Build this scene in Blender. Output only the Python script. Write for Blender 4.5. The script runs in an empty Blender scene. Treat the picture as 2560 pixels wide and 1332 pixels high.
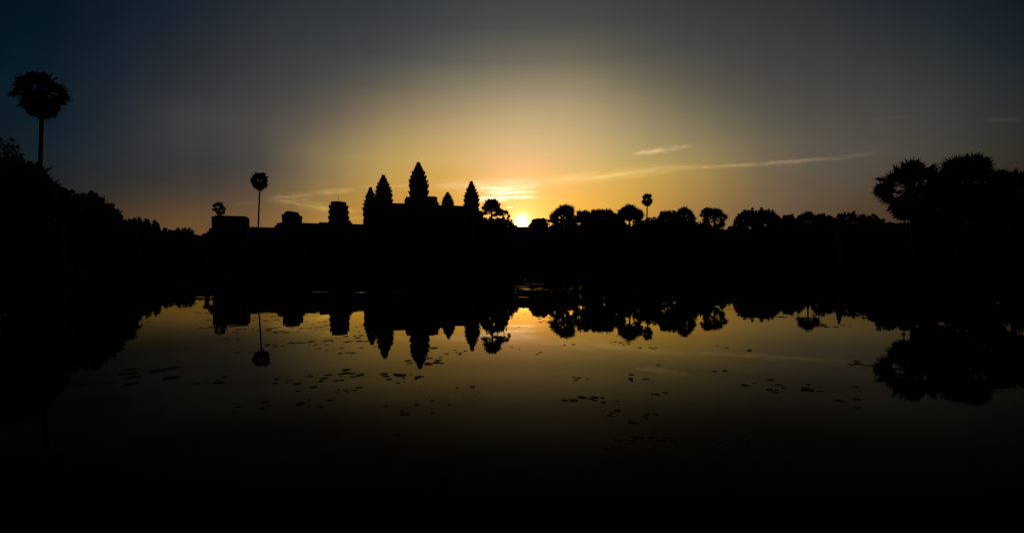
import bpy, math, random
import numpy as np
from mathutils import Vector, Matrix, Euler

# ------------------------------------------------------------------ scene, camera, world, sun
sc = bpy.context.scene
col = sc.collection
F = 1138.0                      # focal length in pixels of the 2560 px wide photograph (16 mm on full frame)
EYE = 2.2                       # eye height above the water
PITCH, ROLL = math.radians(-0.6), math.radians(-0.31)

cam_data = bpy.data.cameras.new('camera')
cam_data.lens = F / 2560.0 * 36.0
cam_data.clip_end = 9000
cam_data.clip_start = 0.05
cam = bpy.data.objects.new('camera', cam_data)
col.objects.link(cam)
CAM_R = Euler((math.pi / 2 + PITCH, 0, 0)).to_matrix() @ Matrix.Rotation(ROLL, 3, 'Z')
cam.matrix_world = Matrix.Translation((0, 0, EYE)) @ CAM_R.to_4x4()
sc.camera = cam

sc.view_settings.view_transform = 'Standard'
sc.view_settings.look = 'None'
sc.view_settings.exposure = 0.0
sc.view_settings.gamma = 1.0
sc.cycles.use_denoising = False
sc.cycles.max_bounces = 5
sc.cycles.diffuse_bounces = 1
sc.cycles.glossy_bounces = 3
sc.cycles.sample_clamp_indirect = 4.0


def ray(px, py):
    d = CAM_R @ Vector(((px - 1280) / F, -(py - 666) / F, -1.0))
    return d


def at(px, py, depth):
    """World point seen at pixel (px, py) standing `depth` metres in front (world y)."""
    d = ray(px, py)
    k = depth / d.y
    return Vector((d.x * k, depth, EYE + d.z * k))


def on_water(px, py):
    d = ray(px, py)
    k = -EYE / d.z
    return Vector((d.x * k, d.y * k, 0.0))


def azel(px, py):
    d = ray(px, py).normalized()
    return math.degrees(math.atan2(d.x, d.y)), math.degrees(math.asin(d.z))


SUN_DIR = ray(1304, 556).normalized()
SUN_AZ, SUN_EL = azel(1304, 556)

sun_data = bpy.data.lights.new('sun', 'SUN')
sun_data.energy = 0.5
sun_data.angle = math.radians(0.5)
sun_data.color = (1.0, 0.72, 0.38)
sun = bpy.data.objects.new('sun', sun_data)
sun.rotation_euler = (-SUN_DIR).to_track_quat('-Z', 'Y').to_euler()
sun.location = (0, -20, 60)
col.objects.link(sun)


def lin(c):
    c = c / 255.0
    return c / 12.92 if c <= 0.04045 else ((c + 0.055) / 1.055) ** 2.4


# --- observed dawn sky, sRGB, rows of elevation (as photo rows), columns of azimuth (as photo columns)
OBS_X = [0, 160, 320, 480, 640, 800, 960, 1120, 1280, 1440, 1600, 1760, 1920, 2080, 2240, 2400, 2560]
OBS_Y = [0, 120, 210, 300, 380, 440, 500, 560]
OBS = [
    [(2,18,30),(5,22,34),(14,28,40),(24,35,46),(38,42,50),(47,50,53),(52,55,57),(58,61,63),(63,64,67),(62,63,66),(57,61,62),(53,56,57),(50,53,53),(42,45,48),(33,38,46),(25,34,42),(16,28,32)],
    [(3,22,32),(9,26,36),(24,34,44),(37,42,48),(50,53,56),(58,61,63),(66,68,69),(80,81,77),(93,90,81),(94,91,79),(81,80,73),(69,70,68),(62,62,61),(56,58,59),(48,51,51),(36,43,46),(26,33,40)],
    [(6,26,38),(18,30,40),(31,39,48),(46,49,53),(60,60,60),(75,73,69),(98,92,80),(124,116,96),(142,130,104),(143,130,104),(115,107,87),(91,86,74),(75,73,68),(66,66,63),(60,60,58),(50,52,52),(34,40,42)],
    [(10,27,36),(18,32,42),(40,45,51),(62,62,61),(74,71,67),(100,91,78),(142,124,92),(172,148,108),(192,166,122),(186,162,118),(154,138,102),(119,110,86),(92,87,75),(80,76,69),(70,68,64),(56,58,55),(42,44,42)],
    [(15,28,34),(26,36,44),(43,47,52),(60,59,58),(76,71,67),(130,114,82),(178,150,92),(208,172,108),(226,186,128),(214,180,122),(178,156,104),(148,130,90),(112,100,80),(90,83,72),(78,72,64),(62,60,53),(46,44,36)],
    [(20,26,28),(32,36,38),(46,46,46),(60,56,52),(78,70,62),(136,114,76),(190,152,82),(216,170,88),(242,194,126),(232,186,108),(204,166,84),(164,134,76),(116,98,72),(92,82,68),(76,68,58),(62,56,46),(46,40,30)],
    [(28,26,22),(40,36,30),(62,52,42),(80,65,50),(100,80,58),(150,118,66),(194,144,62),(222,166,72),(250,202,112),(244,186,84),(206,156,70),(158,122,68),(116,94,68),(92,76,58),(74,60,46),(58,48,36),(44,36,26)],
    [(36,28,18),(56,42,26),(84,62,36),(106,78,46),(120,88,52),(170,125,58),(200,142,52),(226,164,60),(252,205,100),(250,190,75),(205,150,62),(150,112,64),(112,86,62),(88,66,46),(72,54,36),(56,42,28),(42,32,20)],
]
SKY_GAIN = 1.0
obs = np.array([[[lin(v) for v in c] for c in r] for r in OBS])
obs_g = np.sqrt(obs)


def cubic_interp(xs, ys, x):
    """Catmull-Rom through unevenly spaced samples along axis 0."""
    xs = np.asarray(xs, float)
    x = min(max(x, xs[0]), xs[-1])
    i = int(np.clip(np.searchsorted(xs, x) - 1, 0, len(xs) - 2))
    h = xs[i + 1] - xs[i]
    t = (x - xs[i]) / h
    m0 = (ys[i + 1] - ys[i - 1]) / (xs[i + 1] - xs[i - 1]) if i > 0 else (ys[i + 1] - ys[i]) / h
    m1 = (ys[i + 2] - ys[i]) / (xs[i + 2] - xs[i]) if i + 2 < len(xs) else (ys[i + 1] - ys[i]) / h
    return ((2*t**3 - 3*t**2 + 1) * ys[i] + (t**3 - 2*t**2 + t) * h * m0
            + (-2*t**3 + 3*t**2) * ys[i + 1] + (t**3 - t**2) * h * m1)


def observed(px, py):
    over = max(0.0, -py)
    side = max(0.0, -px, px - 2560)
    rows = np.array([cubic_interp(OBS_X, obs_g[j], px) for j in range(len(OBS_Y))])
    v = np.maximum(cubic_interp(OBS_Y, rows, py), 0.0) ** 2
    return v * math.exp(-over / 420.0) * math.exp(-side / 900.0)


def sky_at(az, el):
    a, e = math.radians(az), math.radians(el)
    d = Vector((math.sin(a) * math.cos(e), math.cos(a) * math.cos(e), math.sin(e)))
    c = CAM_R.transposed() @ d
    return observed(1280 + F * c.x / -c.z, 666 - F * c.y / -c.z)


world = bpy.data.worlds.new('World')
sc.world = world
world.use_nodes = True
wt = world.node_tree
wt.nodes.clear()


class NT:
    """Small helper for building maths in a node tree."""
    def __init__(self, tree):
        self.t = tree

    def node(self, kind, **kw):
        n = self.t.nodes.new(kind)
        for k, v in kw.items():
            setattr(n, k, v)
        return n

    def link(self, a, b):
        self.t.links.new(a, b)

    def put(self, sock, v):
        if hasattr(v, 'is_output') or isinstance(v, bpy.types.NodeSocket):
            self.link(v, sock)
        else:
            sock.default_value = v

    def m(self, op, a, b=0.0, c=0.0, clamp=False):
        n = self.node('ShaderNodeMath', operation=op, use_clamp=clamp)
        self.put(n.inputs[0], a)
        self.put(n.inputs[1], b)
        if len(n.inputs) > 2:
            self.put(n.inputs[2], c)
        return n.outputs[0]

    def mr(self, v, a, b, c, d, kind='LINEAR'):
        n = self.node('ShaderNodeMapRange', interpolation_type=kind)
        self.put(n.inputs['Value'], v)
        for k, x in zip(('From Min', 'From Max', 'To Min', 'To Max'), (a, b, c, d)):
            self.put(n.inputs[k], x)
        return n.outputs[0]

    def mix(self, f, a, b, blend='MIX'):
        n = self.node('ShaderNodeMix', data_type='RGBA', blend_type=blend, clamp_factor=True)
        self.put(n.inputs[0], f)
        self.put(n.inputs[6], a)
        self.put(n.inputs[7], b)
        return n.outputs[2]

    def xyz(self, x, y, z):
        n = self.node('ShaderNodeCombineXYZ')
        for s, v in zip(n.inputs, (x, y, z)):
            self.put(s, v)
        return n.outputs[0]

    def noise(self, vec, scale, detail=3.0, rough=0.5, dist=0.0):
        n = self.node('ShaderNodeTexNoise')
        self.link(vec, n.inputs['Vector'])
        n.inputs['Scale'].default_value = scale
        n.inputs['Detail'].default_value = detail
        n.inputs['Roughness'].default_value = rough
        n.inputs['Distortion'].default_value = dist
        return n.outputs[0]


W = NT(wt)
tc = W.node('ShaderNodeTexCoord')
sep = W.node('ShaderNodeSeparateXYZ')
W.link(tc.outputs['Generated'], sep.inputs[0])
dx, dy, dz = sep.outputs
DEG = 180.0 / math.pi
az = W.m('MULTIPLY', W.m('ARCTAN2', dx, dy), DEG)
el = W.m('MULTIPLY', W.m('ARCSINE', dz), DEG)

AZ_LIM, N_STOP = 56.0, 29
fac = W.mr(az, -AZ_LIM, AZ_LIM, 0, 1)
els = [0.0, 1.6, 3.2, 4.8, 6.4, 8.2, 10.2, 12.4, 14.8, 17.4, 20.4, 23.6, 27.0, 31.0, 36.0]
prev = None
for j, e in enumerate(els):
    ramp = W.node('ShaderNodeValToRGB')
    cr = ramp.color_ramp
    cr.interpolation = 'CARDINAL'
    while len(cr.elements) < N_STOP:
        cr.elements.new(0.5)
    for k in range(N_STOP):
        t = k / (N_STOP - 1)
        cr.elements[k].position = t
    for k in range(N_STOP):
        t = k / (N_STOP - 1)
        c = sky_at(-AZ_LIM + 2 * AZ_LIM * t, e) * SKY_GAIN
        cr.elements[k].color = (float(c[0]), float(c[1]), float(c[2]), 1)
    W.link(fac, ramp.inputs[0])
    if prev is None:
        prev = ramp.outputs[0]
    else:
        prev = W.mix(W.mr(el, els[j - 1], e, 0, 1), prev, ramp.outputs[0])
sky_col = prev
# far round to the sides, overhead and behind, the sky is still the deep blue of the night
away = W.m('MAXIMUM', W.mr(W.m('ABSOLUTE', az), 50, 105, 0, 1, 'SMOOTHSTEP'), W.mr(el, 32, 62, 0, 1, 'SMOOTHSTEP'))
sky_col = W.mix(away, sky_col, (lin(3), lin(6), lin(9), 1))

# sun disc and the glare around it
dot = W.node('ShaderNodeVectorMath', operation='DOT_PRODUCT')
W.link(tc.outputs['Generated'], dot.inputs[0])
dot.inputs[1].default_value = SUN_DIR
th2 = W.m('MULTIPLY', W.m('SUBTRACT', 1.0, dot.outputs['Value']), 2.0 * DEG * DEG)   # squared angle, degrees


def lobe(sigma, color):
    g = W.m('EXPONENT', W.m('MULTIPLY', th2, -0.5 / sigma ** 2))
    return W.mix(g, (0, 0, 0, 1), (*color, 1))


def add(a, b):
    return W.mix(1.0, a, b, 'ADD')


disc = W.mix(W.mr(th2, 0.20, 0.42, 1, 0, 'SMOOTHSTEP'), (0, 0, 0, 1), (14, 12, 8, 1))
glare = add(disc, add(add(lobe(0.52, (4.0, 3.3, 1.7)), lobe(1.7, (0.45, 0.22, 0.10))), lobe(3.4, (0.7, 0.10, 0.0))))

# high cirrus: long thin streaks lit from below by the sun, each along its own arc of the sky
STREAKS = [
    # (photo x, y) to (photo x, y), half width px, strength colour, noise along, noise across, threshold
    ((1290, 458), (1760, 408), 7.5, (0.24, 0.165, 0.07), 0.28, 0.35),
    ((1620, 421), (2060, 400), 3.1, (0.19, 0.13, 0.045), 0.28, 0.38),
    ((1880, 408), (2150, 392), 2.4, (0.11, 0.075, 0.03), 0.25, 0.33),
    ((2090, 392), (2200, 383), 2.8, (0.05, 0.035, 0.02), 0.25, 0.35),
    ((1572, 384), (1680, 376), 3.6, (0.36, 0.245, 0.12), 0.35, 0.40),
    ((1600, 378), (1745, 363), 3.2, (0.29, 0.20, 0.095), 0.35, 0.42),
    ((1040, 468), (1400, 452), 9.0, (0.32, 0.27, 0.22), 0.22, 0.38),
    ((1160, 474), (1365, 466), 5.0, (0.55, 0.50, 0.42), 0.25, 0.38),
    ((1190, 484), (1362, 478), 3.2, (0.9, 0.85, 0.75), 0.22, 0.36),
    ((1180, 495), (1360, 491), 3.4, (1.0, 0.95, 0.85), 0.22, 0.36),
    ((1170, 500), (1285, 502), 4.0, (0.7, 0.65, 0.55), 0.25, 0.38),
    ((1262, 519), (1286, 518), 1.3, (0.5, 0.45, 0.35), 0.2, 0.2),
    ((1298, 536), (1326, 535), 1.3, (0.6, 0.55, 0.45), 0.2, 0.2),
    ((650, 500), (800, 486), 6.5, (0.24, 0.16, 0.055), 0.45, 0.46),
    ((770, 484), (900, 473), 4.0, (0.30, 0.21, 0.065), 0.40, 0.42),
    ((660, 499), (860, 520), 5.5, (0.22, 0.16, 0.05), 0.40, 0.44),
    ((760, 520), (910, 527), 4.0, (0.24, 0.17, 0.04), 0.25, 0.40),
    ((800, 546), (930, 545), 2.5, (0.12, 0.09, 0.02), 0.25, 0.36),
    ((890, 468), (1060, 461), 2.8, (0.16, 0.11, 0.04), 0.25, 0.36),
    ((585, 508), (650, 507), 1.6, (0.05, 0.03, 0.01), 0.25, 0.3),
    ((2170, 302), (2300, 288), 2.0, (0.010, 0.008, 0.006), 0.25, 0.3),
    ((2440, 301), (2575, 296), 3.5, (0.012, 0.009, 0.007), 0.25, 0.3),
]
clouds = None
for i, (p, q, hw, colr, kn, thr) in enumerate(STREAKS):
    a0, e0 = azel(*p)
    a1, e1 = azel(*q)
    L = math.hypot(a1 - a0, e1 - e0)
    ux, uy = (a1 - a0) / L, (e1 - e0) / L
    ra, re = W.m('SUBTRACT', az, a0), W.m('SUBTRACT', el, e0)
    s = W.m('ADD', W.m('MULTIPLY', ra, ux), W.m('MULTIPLY', re, uy))
    d = W.m('SUBTRACT', W.m('MULTIPLY', re, ux), W.m('MULTIPLY', ra, uy))
    wdeg = hw / F * DEG
    # slow waviness of the streak
    vec = W.xyz(W.m('MULTIPLY', s, 1.0 / max(L * 0.35, 0.8)), W.m('MULTIPLY', d, 0.35 / wdeg), 3.7 * i + 0.5)
    wob = W.m('MULTIPLY', W.m('SUBTRACT', W.noise(vec, 1.3, 2.0), 0.5), wdeg * 2.4)
    d2 = W.m('ADD', d, wob)
    g = W.m('EXPONENT', W.m('MULTIPLY', W.m('MULTIPLY', d2, d2), -0.5 / (wdeg * 0.85) ** 2))
    t = W.m('DIVIDE', s, L)
    env = W.m('MULTIPLY', W.mr(t, 0.0, 0.35, 0, 1, 'SMOOTHSTEP'), W.mr(t, 0.62, 1.0, 1, 0, 'SMOOTHSTEP'))
    vec2 = W.xyz(W.m('MULTIPLY', s, kn / wdeg * 0.16 * 2.2), W.m('MULTIPLY', d, 1.15 / wdeg), 11.3 * i)
    tex = W.mr(W.noise(vec2, 1.0, 6.0, 0.68, 0.5), thr - 0.08, thr + 0.24, 0, 1)
    f = W.m('MULTIPLY', W.m('MULTIPLY', g, env), tex)
    c = W.mix(f, (0, 0, 0, 1), (*colr, 1))
    clouds = c if clouds is None else add(clouds, c)

total = add(add(sky_col, glare), clouds)
bg = W.node('ShaderNodeBackground')
W.link(total, bg.inputs['Color'])
bg.inputs['Strength'].default_value = 1.0
nish = W.node('ShaderNodeTexSky', sky_type='NISHITA')
nish.sun_disc = False
nish.sun_elevation = math.radians(SUN_EL)
nish.sun_rotation = math.radians(SUN_AZ)
bg2 = W.node('ShaderNodeBackground')
W.link(nish.outputs[0], bg2.inputs['Color'])
bg2.inputs['Strength'].default_value = 0.0004
ads = W.node('ShaderNodeAddShader')
W.link(bg.outputs[0], ads.inputs[0])
W.link(bg2.outputs[0], ads.inputs[1])
world.cycles.sampling_method = 'MANUAL'
world.cycles.sample_map_resolution = 512
wo = W.node('ShaderNodeOutputWorld')
W.link(ads.outputs[0], wo.inputs['Surface'])

# ------------------------------------------------------------------ helpers
rng = np.random.default_rng(7)


def tag(o, label=None, cat=None, group=None, kind=None):
    if label: o['label'] = label
    if cat: o['category'] = cat
    if group: o['group'] = group
    if kind: o['kind'] = kind
    return o


def empty(name, loc, label=None, cat=None, group=None):
    o = bpy.data.objects.new(name, None)
    o.empty_display_size = 0.5
    o.location = loc
    col.objects.link(o)
    return tag(o, label, cat, group)


class MB:
    """Collects faces and links them as one mesh object."""
    def __init__(self):
        self.v, self.f, self.n = [], [], 0

    def add(self, verts, faces):
        verts = np.asarray(verts, float).reshape(-1, 3)
        self.v.append(verts)
        for fc in faces:
            self.f.append(tuple(int(i) + self.n for i in fc))
        self.n += len(verts)

    def add_many(self, verts, faces):
        """verts (k,n,3); faces (m,3|4) template."""
        k, n, _ = verts.shape
        faces = np.asarray(faces)
        off = (np.arange(k) * n)[:, None, None] + faces[None] + self.n
        self.v.append(verts.reshape(-1, 3))
        self.f.extend(map(tuple, off.reshape(-1, faces.shape[1]).tolist()))
        self.n += k * n

    def box(self, c, half, rot=0.0, taper=1.0):
        cx, cy, cz = c
        hx, hy, hz = half
        p = []
        for sz in (-1, 1):
            k = 1.0 if sz < 0 else taper
            for sx, sy in ((-1, -1), (1, -1), (1, 1), (-1, 1)):
                x, y = sx * hx * k, sy * hy * k
                p.append((cx + x * math.cos(rot) - y * math.sin(rot), cy + x * math.sin(rot) + y * math.cos(rot), cz + sz * hz))
        self.add(p, [(3, 2, 1, 0), (4, 5, 6, 7), (0, 1, 5, 4), (1, 2, 6, 5), (2, 3, 7, 6), (3, 0, 4, 7)])

    def rings(self, rings, cap=True):
        n = len(rings[0])
        base = []
        fs = []
        for r in rings:
            base.extend(r)
        for k in range(len(rings) - 1):
            for i in range(n):
                j = (i + 1) % n
                fs.append((k*n + i, k*n + j, (k+1)*n + j, (k+1)*n + i))
        if cap:
            fs.append(tuple(range(n))[::-1])
            fs.append(tuple((len(rings) - 1) * n + i for i in range(n)))
        self.add(base, fs)

    def tube(self, pts, radii, sides=8):
        rings = []
        for i, p in enumerate(pts):
            a = Vector(pts[max(i - 1, 0)]); b = Vector(pts[min(i + 1, len(pts) - 1)])
            t = (b - a).normalized()
            u = t.cross(Vector((0.31, 0.95, 0.07))).normalized()
            w = t.cross(u)
            rings.append([tuple(Vector(p) + (u * math.cos(2*math.pi*k/sides) + w * math.sin(2*math.pi*k/sides)) * radii[i]) for k in range(sides)])
        self.rings(rings)

    def build(self, name, mat, parent=None, origin=None, smooth=False):
        me = bpy.data.meshes.new(name)
        V = np.concatenate(self.v) if self.v else np.zeros((0, 3))
        if origin is not None:
            V = V - np.array(origin)[None]
        me.from_pydata(V.tolist(), [], self.f)
        if smooth:
            me.polygons.foreach_set('use_smooth', [True] * len(me.polygons))
        me.materials.append(mat)
        o = bpy.data.objects.new(name, me)
        col.objects.link(o)
        if parent is not None:
            o.parent = parent
        elif origin is not None:
            o.location = origin
        return o


def mat_noise(name, c1, c2, scale, rough=0.9, bump=0.3, detail=6.0, spec=0.0):
    m = bpy.data.materials.new(name)
    m.use_nodes = True
    t = NT(m.node_tree)
    b = m.node_tree.nodes['Principled BSDF']
    tc = t.node('ShaderNodeTexCoord')
    n = t.noise(tc.outputs['Object'], scale, detail, 0.6, 0.3)
    t.link(t.mix(t.mr(n, 0.32, 0.68, 0, 1), (*c1, 1), (*c2, 1)), b.inputs['Base Color'])
    b.inputs['Roughness'].default_value = rough
    b.inputs['Specular IOR Level'].default_value = spec
    bn = t.node('ShaderNodeBump')
    bn.inputs['Strength'].default_value = bump
    t.link(n, bn.inputs['Height'])
    t.link(bn.outputs[0], b.inputs['Normal'])
    return m


STONE = mat_noise('weathered_sandstone', (0.16, 0.15, 0.13), (0.28, 0.25, 0.21), 0.9, 0.95, 0.5)
LATER = mat_noise('laterite_plinth', (0.14, 0.10, 0.08), (0.22, 0.17, 0.13), 1.4, 0.95, 0.5)
LEAF = mat_noise('broad_leaves', (0.035, 0.05, 0.02), (0.06, 0.085, 0.03), 0.7, 0.8, 0.0)
FROND = mat_noise('palm_fronds', (0.04, 0.055, 0.025), (0.07, 0.085, 0.04), 0.9, 0.75, 0.0)
DRY = mat_noise('dry_fronds', (0.08, 0.06, 0.04), (0.12, 0.09, 0.05), 0.9, 0.85, 0.0)
BARK = mat_noise('bark', (0.06, 0.05, 0.04), (0.12, 0.10, 0.08), 3.0, 0.95, 0.6)
GRASS = mat_noise('grass_and_soil', (0.018, 0.024, 0.010), (0.035, 0.034, 0.02), 0.35, 1.0, 0.5)
DARK_LEAF = mat_noise('darkened_floating_leaves', (0.012, 0.013, 0.008), (0.022, 0.020, 0.012), 9.0, 0.8, 0.2)  # leaf colour darkened so the far pads look unlit; specks share it
PAD = mat_noise('lily_leaf', (0.050, 0.052, 0.03), (0.085, 0.075, 0.042), 9.0, 0.6, 0.2, spec=0.03)
METAL = mat_noise('dark_metal', (0.08, 0.08, 0.08), (0.12, 0.12, 0.12), 5.0, 0.5, 0.1)

# ------------------------------------------------------------------ ground and water
POND = np.array([(-14, 0.8), (14, 0.8), (22, 8), (31, 22), (36, 40), (35, 56), (22, 65), (-12, 63), (-38, 58), (-39, 42), (-33, 24), (-22, 8)], float)


def pond_sd(x, y):
    """Signed distance to the pond's shoreline, negative in the water."""
    best = np.full(x.shape, 1e9)
    inside = np.zeros(x.shape, bool)
    n = len(POND)
    for i in range(n):
        a, b = POND[i], POND[(i + 1) % n]
        ex, ey = b - a
        t = np.clip(((x - a[0]) * ex + (y - a[1]) * ey) / (ex*ex + ey*ey), 0, 1)
        best = np.minimum(best, np.hypot(x - a[0] - t*ex, y - a[1] - t*ey))
        cond = (a[1] > y) != (b[1] > y)
        with np.errstate(divide='ignore', invalid='ignore'):
            xi = a[0] + (y - a[1]) / (ey if ey != 0 else 1e-9) * ex
        inside ^= cond & (x < xi)
    return np.where(inside, -best, best)


def axis(lo, hi, step, far):
    mid = np.arange(lo, hi + 1e-6, step)
    return np.concatenate([[-f for f in far[::-1]], mid, far])


gx = axis(-90, 90, 1.25, [110, 150, 220, 340, 600, 1200, 3500])
gy = np.concatenate([[-3500, -1200, -400, -150, -60, -30, -15, -8, -4, -2], np.arange(-1, 96, 1.0), [100, 110, 125, 145, 180, 230, 320, 500, 900, 1800, 4500]])
GX, GY = np.meshgrid(gx, gy, indexing='ij')
wig = 0.9 * np.sin(GX * 0.33 + 1.3) * np.cos(GY * 0.27) + 0.5 * np.sin(GX * 0.9 + GY * 0.7)
sd = pond_sd(GX, GY) + wig * np.clip((GY - 6) / 14, 0, 1)
u = np.clip((sd + 2.2) / 4.4, 0, 1)
GZ = -1.3 + 1.95 * u * u * (3 - 2 * u) + np.where(sd > 1, 0.06 * np.sin(GX * 1.7) * np.sin(GY * 1.3), 0)
nx, ny = GX.shape
idx = np.arange(nx * ny).reshape(nx, ny)
q = np.stack([idx[:-1, :-1], idx[1:, :-1], idx[1:, 1:], idx[:-1, 1:]], -1).reshape(-1, 4)
g = MB()
g.v.append(np.stack([GX, GY, GZ], -1).reshape(-1, 3)); g.f = list(map(tuple, q.tolist())); g.n = nx * ny
ground = g.build('ground', GRASS, smooth=True)
tag(ground, kind='structure')

wm = bpy.data.materials.new('still_pond_water')
wm.use_nodes = True
T = NT(wm.node_tree)
wm.node_tree.nodes.clear()
wtc = T.node('ShaderNodeTexCoord')
wsep = T.node('ShaderNodeSeparateXYZ')
T.link(wtc.outputs['Object'], wsep.inputs[0])
wx, wy, _ = wsep.outputs
# faint swell everywhere, cat's-paws of breeze in patches out on the pond
calm = T.noise(wtc.outputs['Object'], 1.1, 2.0)
fine = T.noise(T.xyz(T.m('MULTIPLY', wx, 0.14), T.m('MULTIPLY', wy, 1.0), 0.0), 3.2, 3.0)
patch = T.mr(T.noise(T.xyz(T.m('MULTIPLY', wx, 0.09), T.m('MULTIPLY', wy, 0.34), 2.0), 1.0, 4.0, 0.6), 0.53, 0.65, 0, 1, 'SMOOTHSTEP')
zone = T.m('MULTIPLY', T.mr(wy, 24, 34, 0, 1, 'SMOOTHSTEP'),
           T.m('MULTIPLY', T.mr(wx, -26, -10, 0, 1, 'SMOOTHSTEP'), T.mr(wx, 4, 22, 1, 0, 'SMOOTHSTEP')))
ripple = T.m('MULTIPLY', T.m('MULTIPLY', fine, patch), zone)
height = T.m('ADD', T.m('MULTIPLY', calm, 0.0016), T.m('MULTIPLY', ripple, 0.018))
wb = T.node('ShaderNodeBump')
wb.inputs['Strength'].default_value = 1.0
wb.inputs['Distance'].default_value = 1.0
T.link(height, wb.inputs['Height'])
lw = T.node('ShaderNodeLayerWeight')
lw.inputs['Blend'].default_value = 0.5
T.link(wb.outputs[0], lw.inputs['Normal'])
# still water: grazing mirror, with darkening of the nearer view put into its reflectance
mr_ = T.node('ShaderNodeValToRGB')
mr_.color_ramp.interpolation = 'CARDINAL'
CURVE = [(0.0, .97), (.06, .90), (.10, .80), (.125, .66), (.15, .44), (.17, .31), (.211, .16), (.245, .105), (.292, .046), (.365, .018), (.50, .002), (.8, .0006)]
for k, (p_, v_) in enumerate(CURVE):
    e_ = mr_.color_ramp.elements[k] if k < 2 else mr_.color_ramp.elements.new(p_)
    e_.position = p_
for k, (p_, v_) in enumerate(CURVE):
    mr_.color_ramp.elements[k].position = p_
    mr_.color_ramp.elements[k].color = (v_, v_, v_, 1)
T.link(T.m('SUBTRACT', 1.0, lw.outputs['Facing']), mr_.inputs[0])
# near left and right water darkened: a patchy dimming put into the mirror strength
near_dim = T.m('MULTIPLY', T.mr(wx, -10.5, -2.5, 1, 0, 'SMOOTHSTEP'), T.mr(wy, 11.5, 19, 1, 0, 'SMOOTHSTEP'))
near_dim_right = T.m('MULTIPLY', T.mr(wx, 5, 11, 0, 1, 'SMOOTHSTEP'), T.mr(wy, 9, 15, 1, 0, 'SMOOTHSTEP'))
near_dim = T.m('MAXIMUM', T.m('MULTIPLY', near_dim, 0.62), T.m('MULTIPLY', near_dim_right, 0.35))
near_dim = T.m('MULTIPLY', near_dim, T.mr(T.noise(wtc.outputs['Object'], 0.7, 3.0), 0.3, 0.7, 0.9, 1.1))
mirror = T.m('MULTIPLY', mr_.outputs[0], T.m('SUBTRACT', 1.0, near_dim))
gl = T.node('ShaderNodeBsdfGlossy')
gl.inputs['Roughness'].default_value = 0.012
T.link(T.mix(T.mr(T.m('SUBTRACT', 1.0, lw.outputs['Facing']), .07, .19, 0, 1, 'SMOOTHSTEP'), (1, 0.91, 0.33, 1), (1, 0.93, 0.70, 1)), gl.inputs['Color'])  # gold of the sunrise reflection tinted into the gloss at grazing angles
T.link(wb.outputs[0], gl.inputs['Normal'])
df = T.node('ShaderNodeBsdfDiffuse')
df.inputs['Color'].default_value = (0.002, 0.002, 0.0015, 1)
mx = T.node('ShaderNodeMixShader')
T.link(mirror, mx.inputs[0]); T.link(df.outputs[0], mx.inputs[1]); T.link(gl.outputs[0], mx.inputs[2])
wout = T.node('ShaderNodeOutputMaterial')
T.link(mx.outputs[0], wout.inputs['Surface'])
w = MB()
w.add([(-48, -0.5, 0), (44, -0.5, 0), (44, 72, 0), (-48, 72, 0)], [(0, 1, 2, 3)])
tag(w.build('water', wm), kind='structure')
LAND = 0.62

# ------------------------------------------------------------------ temple
PHI = math.radians(20)
UX, UY = math.cos(PHI), math.sin(PHI)


def redent():
    q = [(1, .36), (.90, .36), (.90, .62), (.77, .62), (.77, .77), (.62, .77), (.62, .90), (.36, .90), (.36, 1)]
    pts = []
    for k in range(4):
        c, s = math.cos(k*math.pi/2), math.sin(k*math.pi/2)
        for x, y in q:
            pts.append((x*c - y*s, x*s + y*c))
    r = np.array(pts)
    c, s = math.cos(PHI), math.sin(PHI)
    r = np.stack([r[:, 0]*c - r[:, 1]*s, r[:, 0]*s + r[:, 1]*c], -1)
    return r / np.abs(r[:, 0]).max()


REDENT = redent()
OUTER = [i for k in range(4) for i in (k*9 + 0, k*9 + 2, k*9 + 4, k*9 + 6, k*9 + 8)]


def ring_at(cx, cy, z, w):
    return [(cx + x*w, cy + y*w, z) for x, y in REDENT]


def antefix(mb, px_, py_, z, dirx, diry, wdt, h, lean):
    tx, ty = -diry, dirx
    prof = [(-.5, 0), (.5, 0), (.55, .35), (.3, .7), (0, 1.0), (-.3, .7), (-.55, .35)]
    th = wdt * 0.30
    vs = []
    for s in (-1, 1):
        for a, b in prof:
            o = s * th / 2 + lean * b * h
            vs.append((px_ + tx*a*wdt + dirx*o, py_ + ty*a*wdt + diry*o, z + b*h))
    n = len(prof)
    fs = [tuple(range(n))[::-1], tuple(range(n, 2*n))] + [(i, (i+1) % n, n + (i+1) % n, n + i) for i in range(n)]
    mb.add(vs, fs)


TIERS = [(1.0, .837, 1.0), (.837, .663, .965), (.663, .535, .89), (.535, .413, .775), (.413, .297, .635), (.297, .221, .495), (.221, .163, .395), (.163, .112, .33)]


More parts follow.
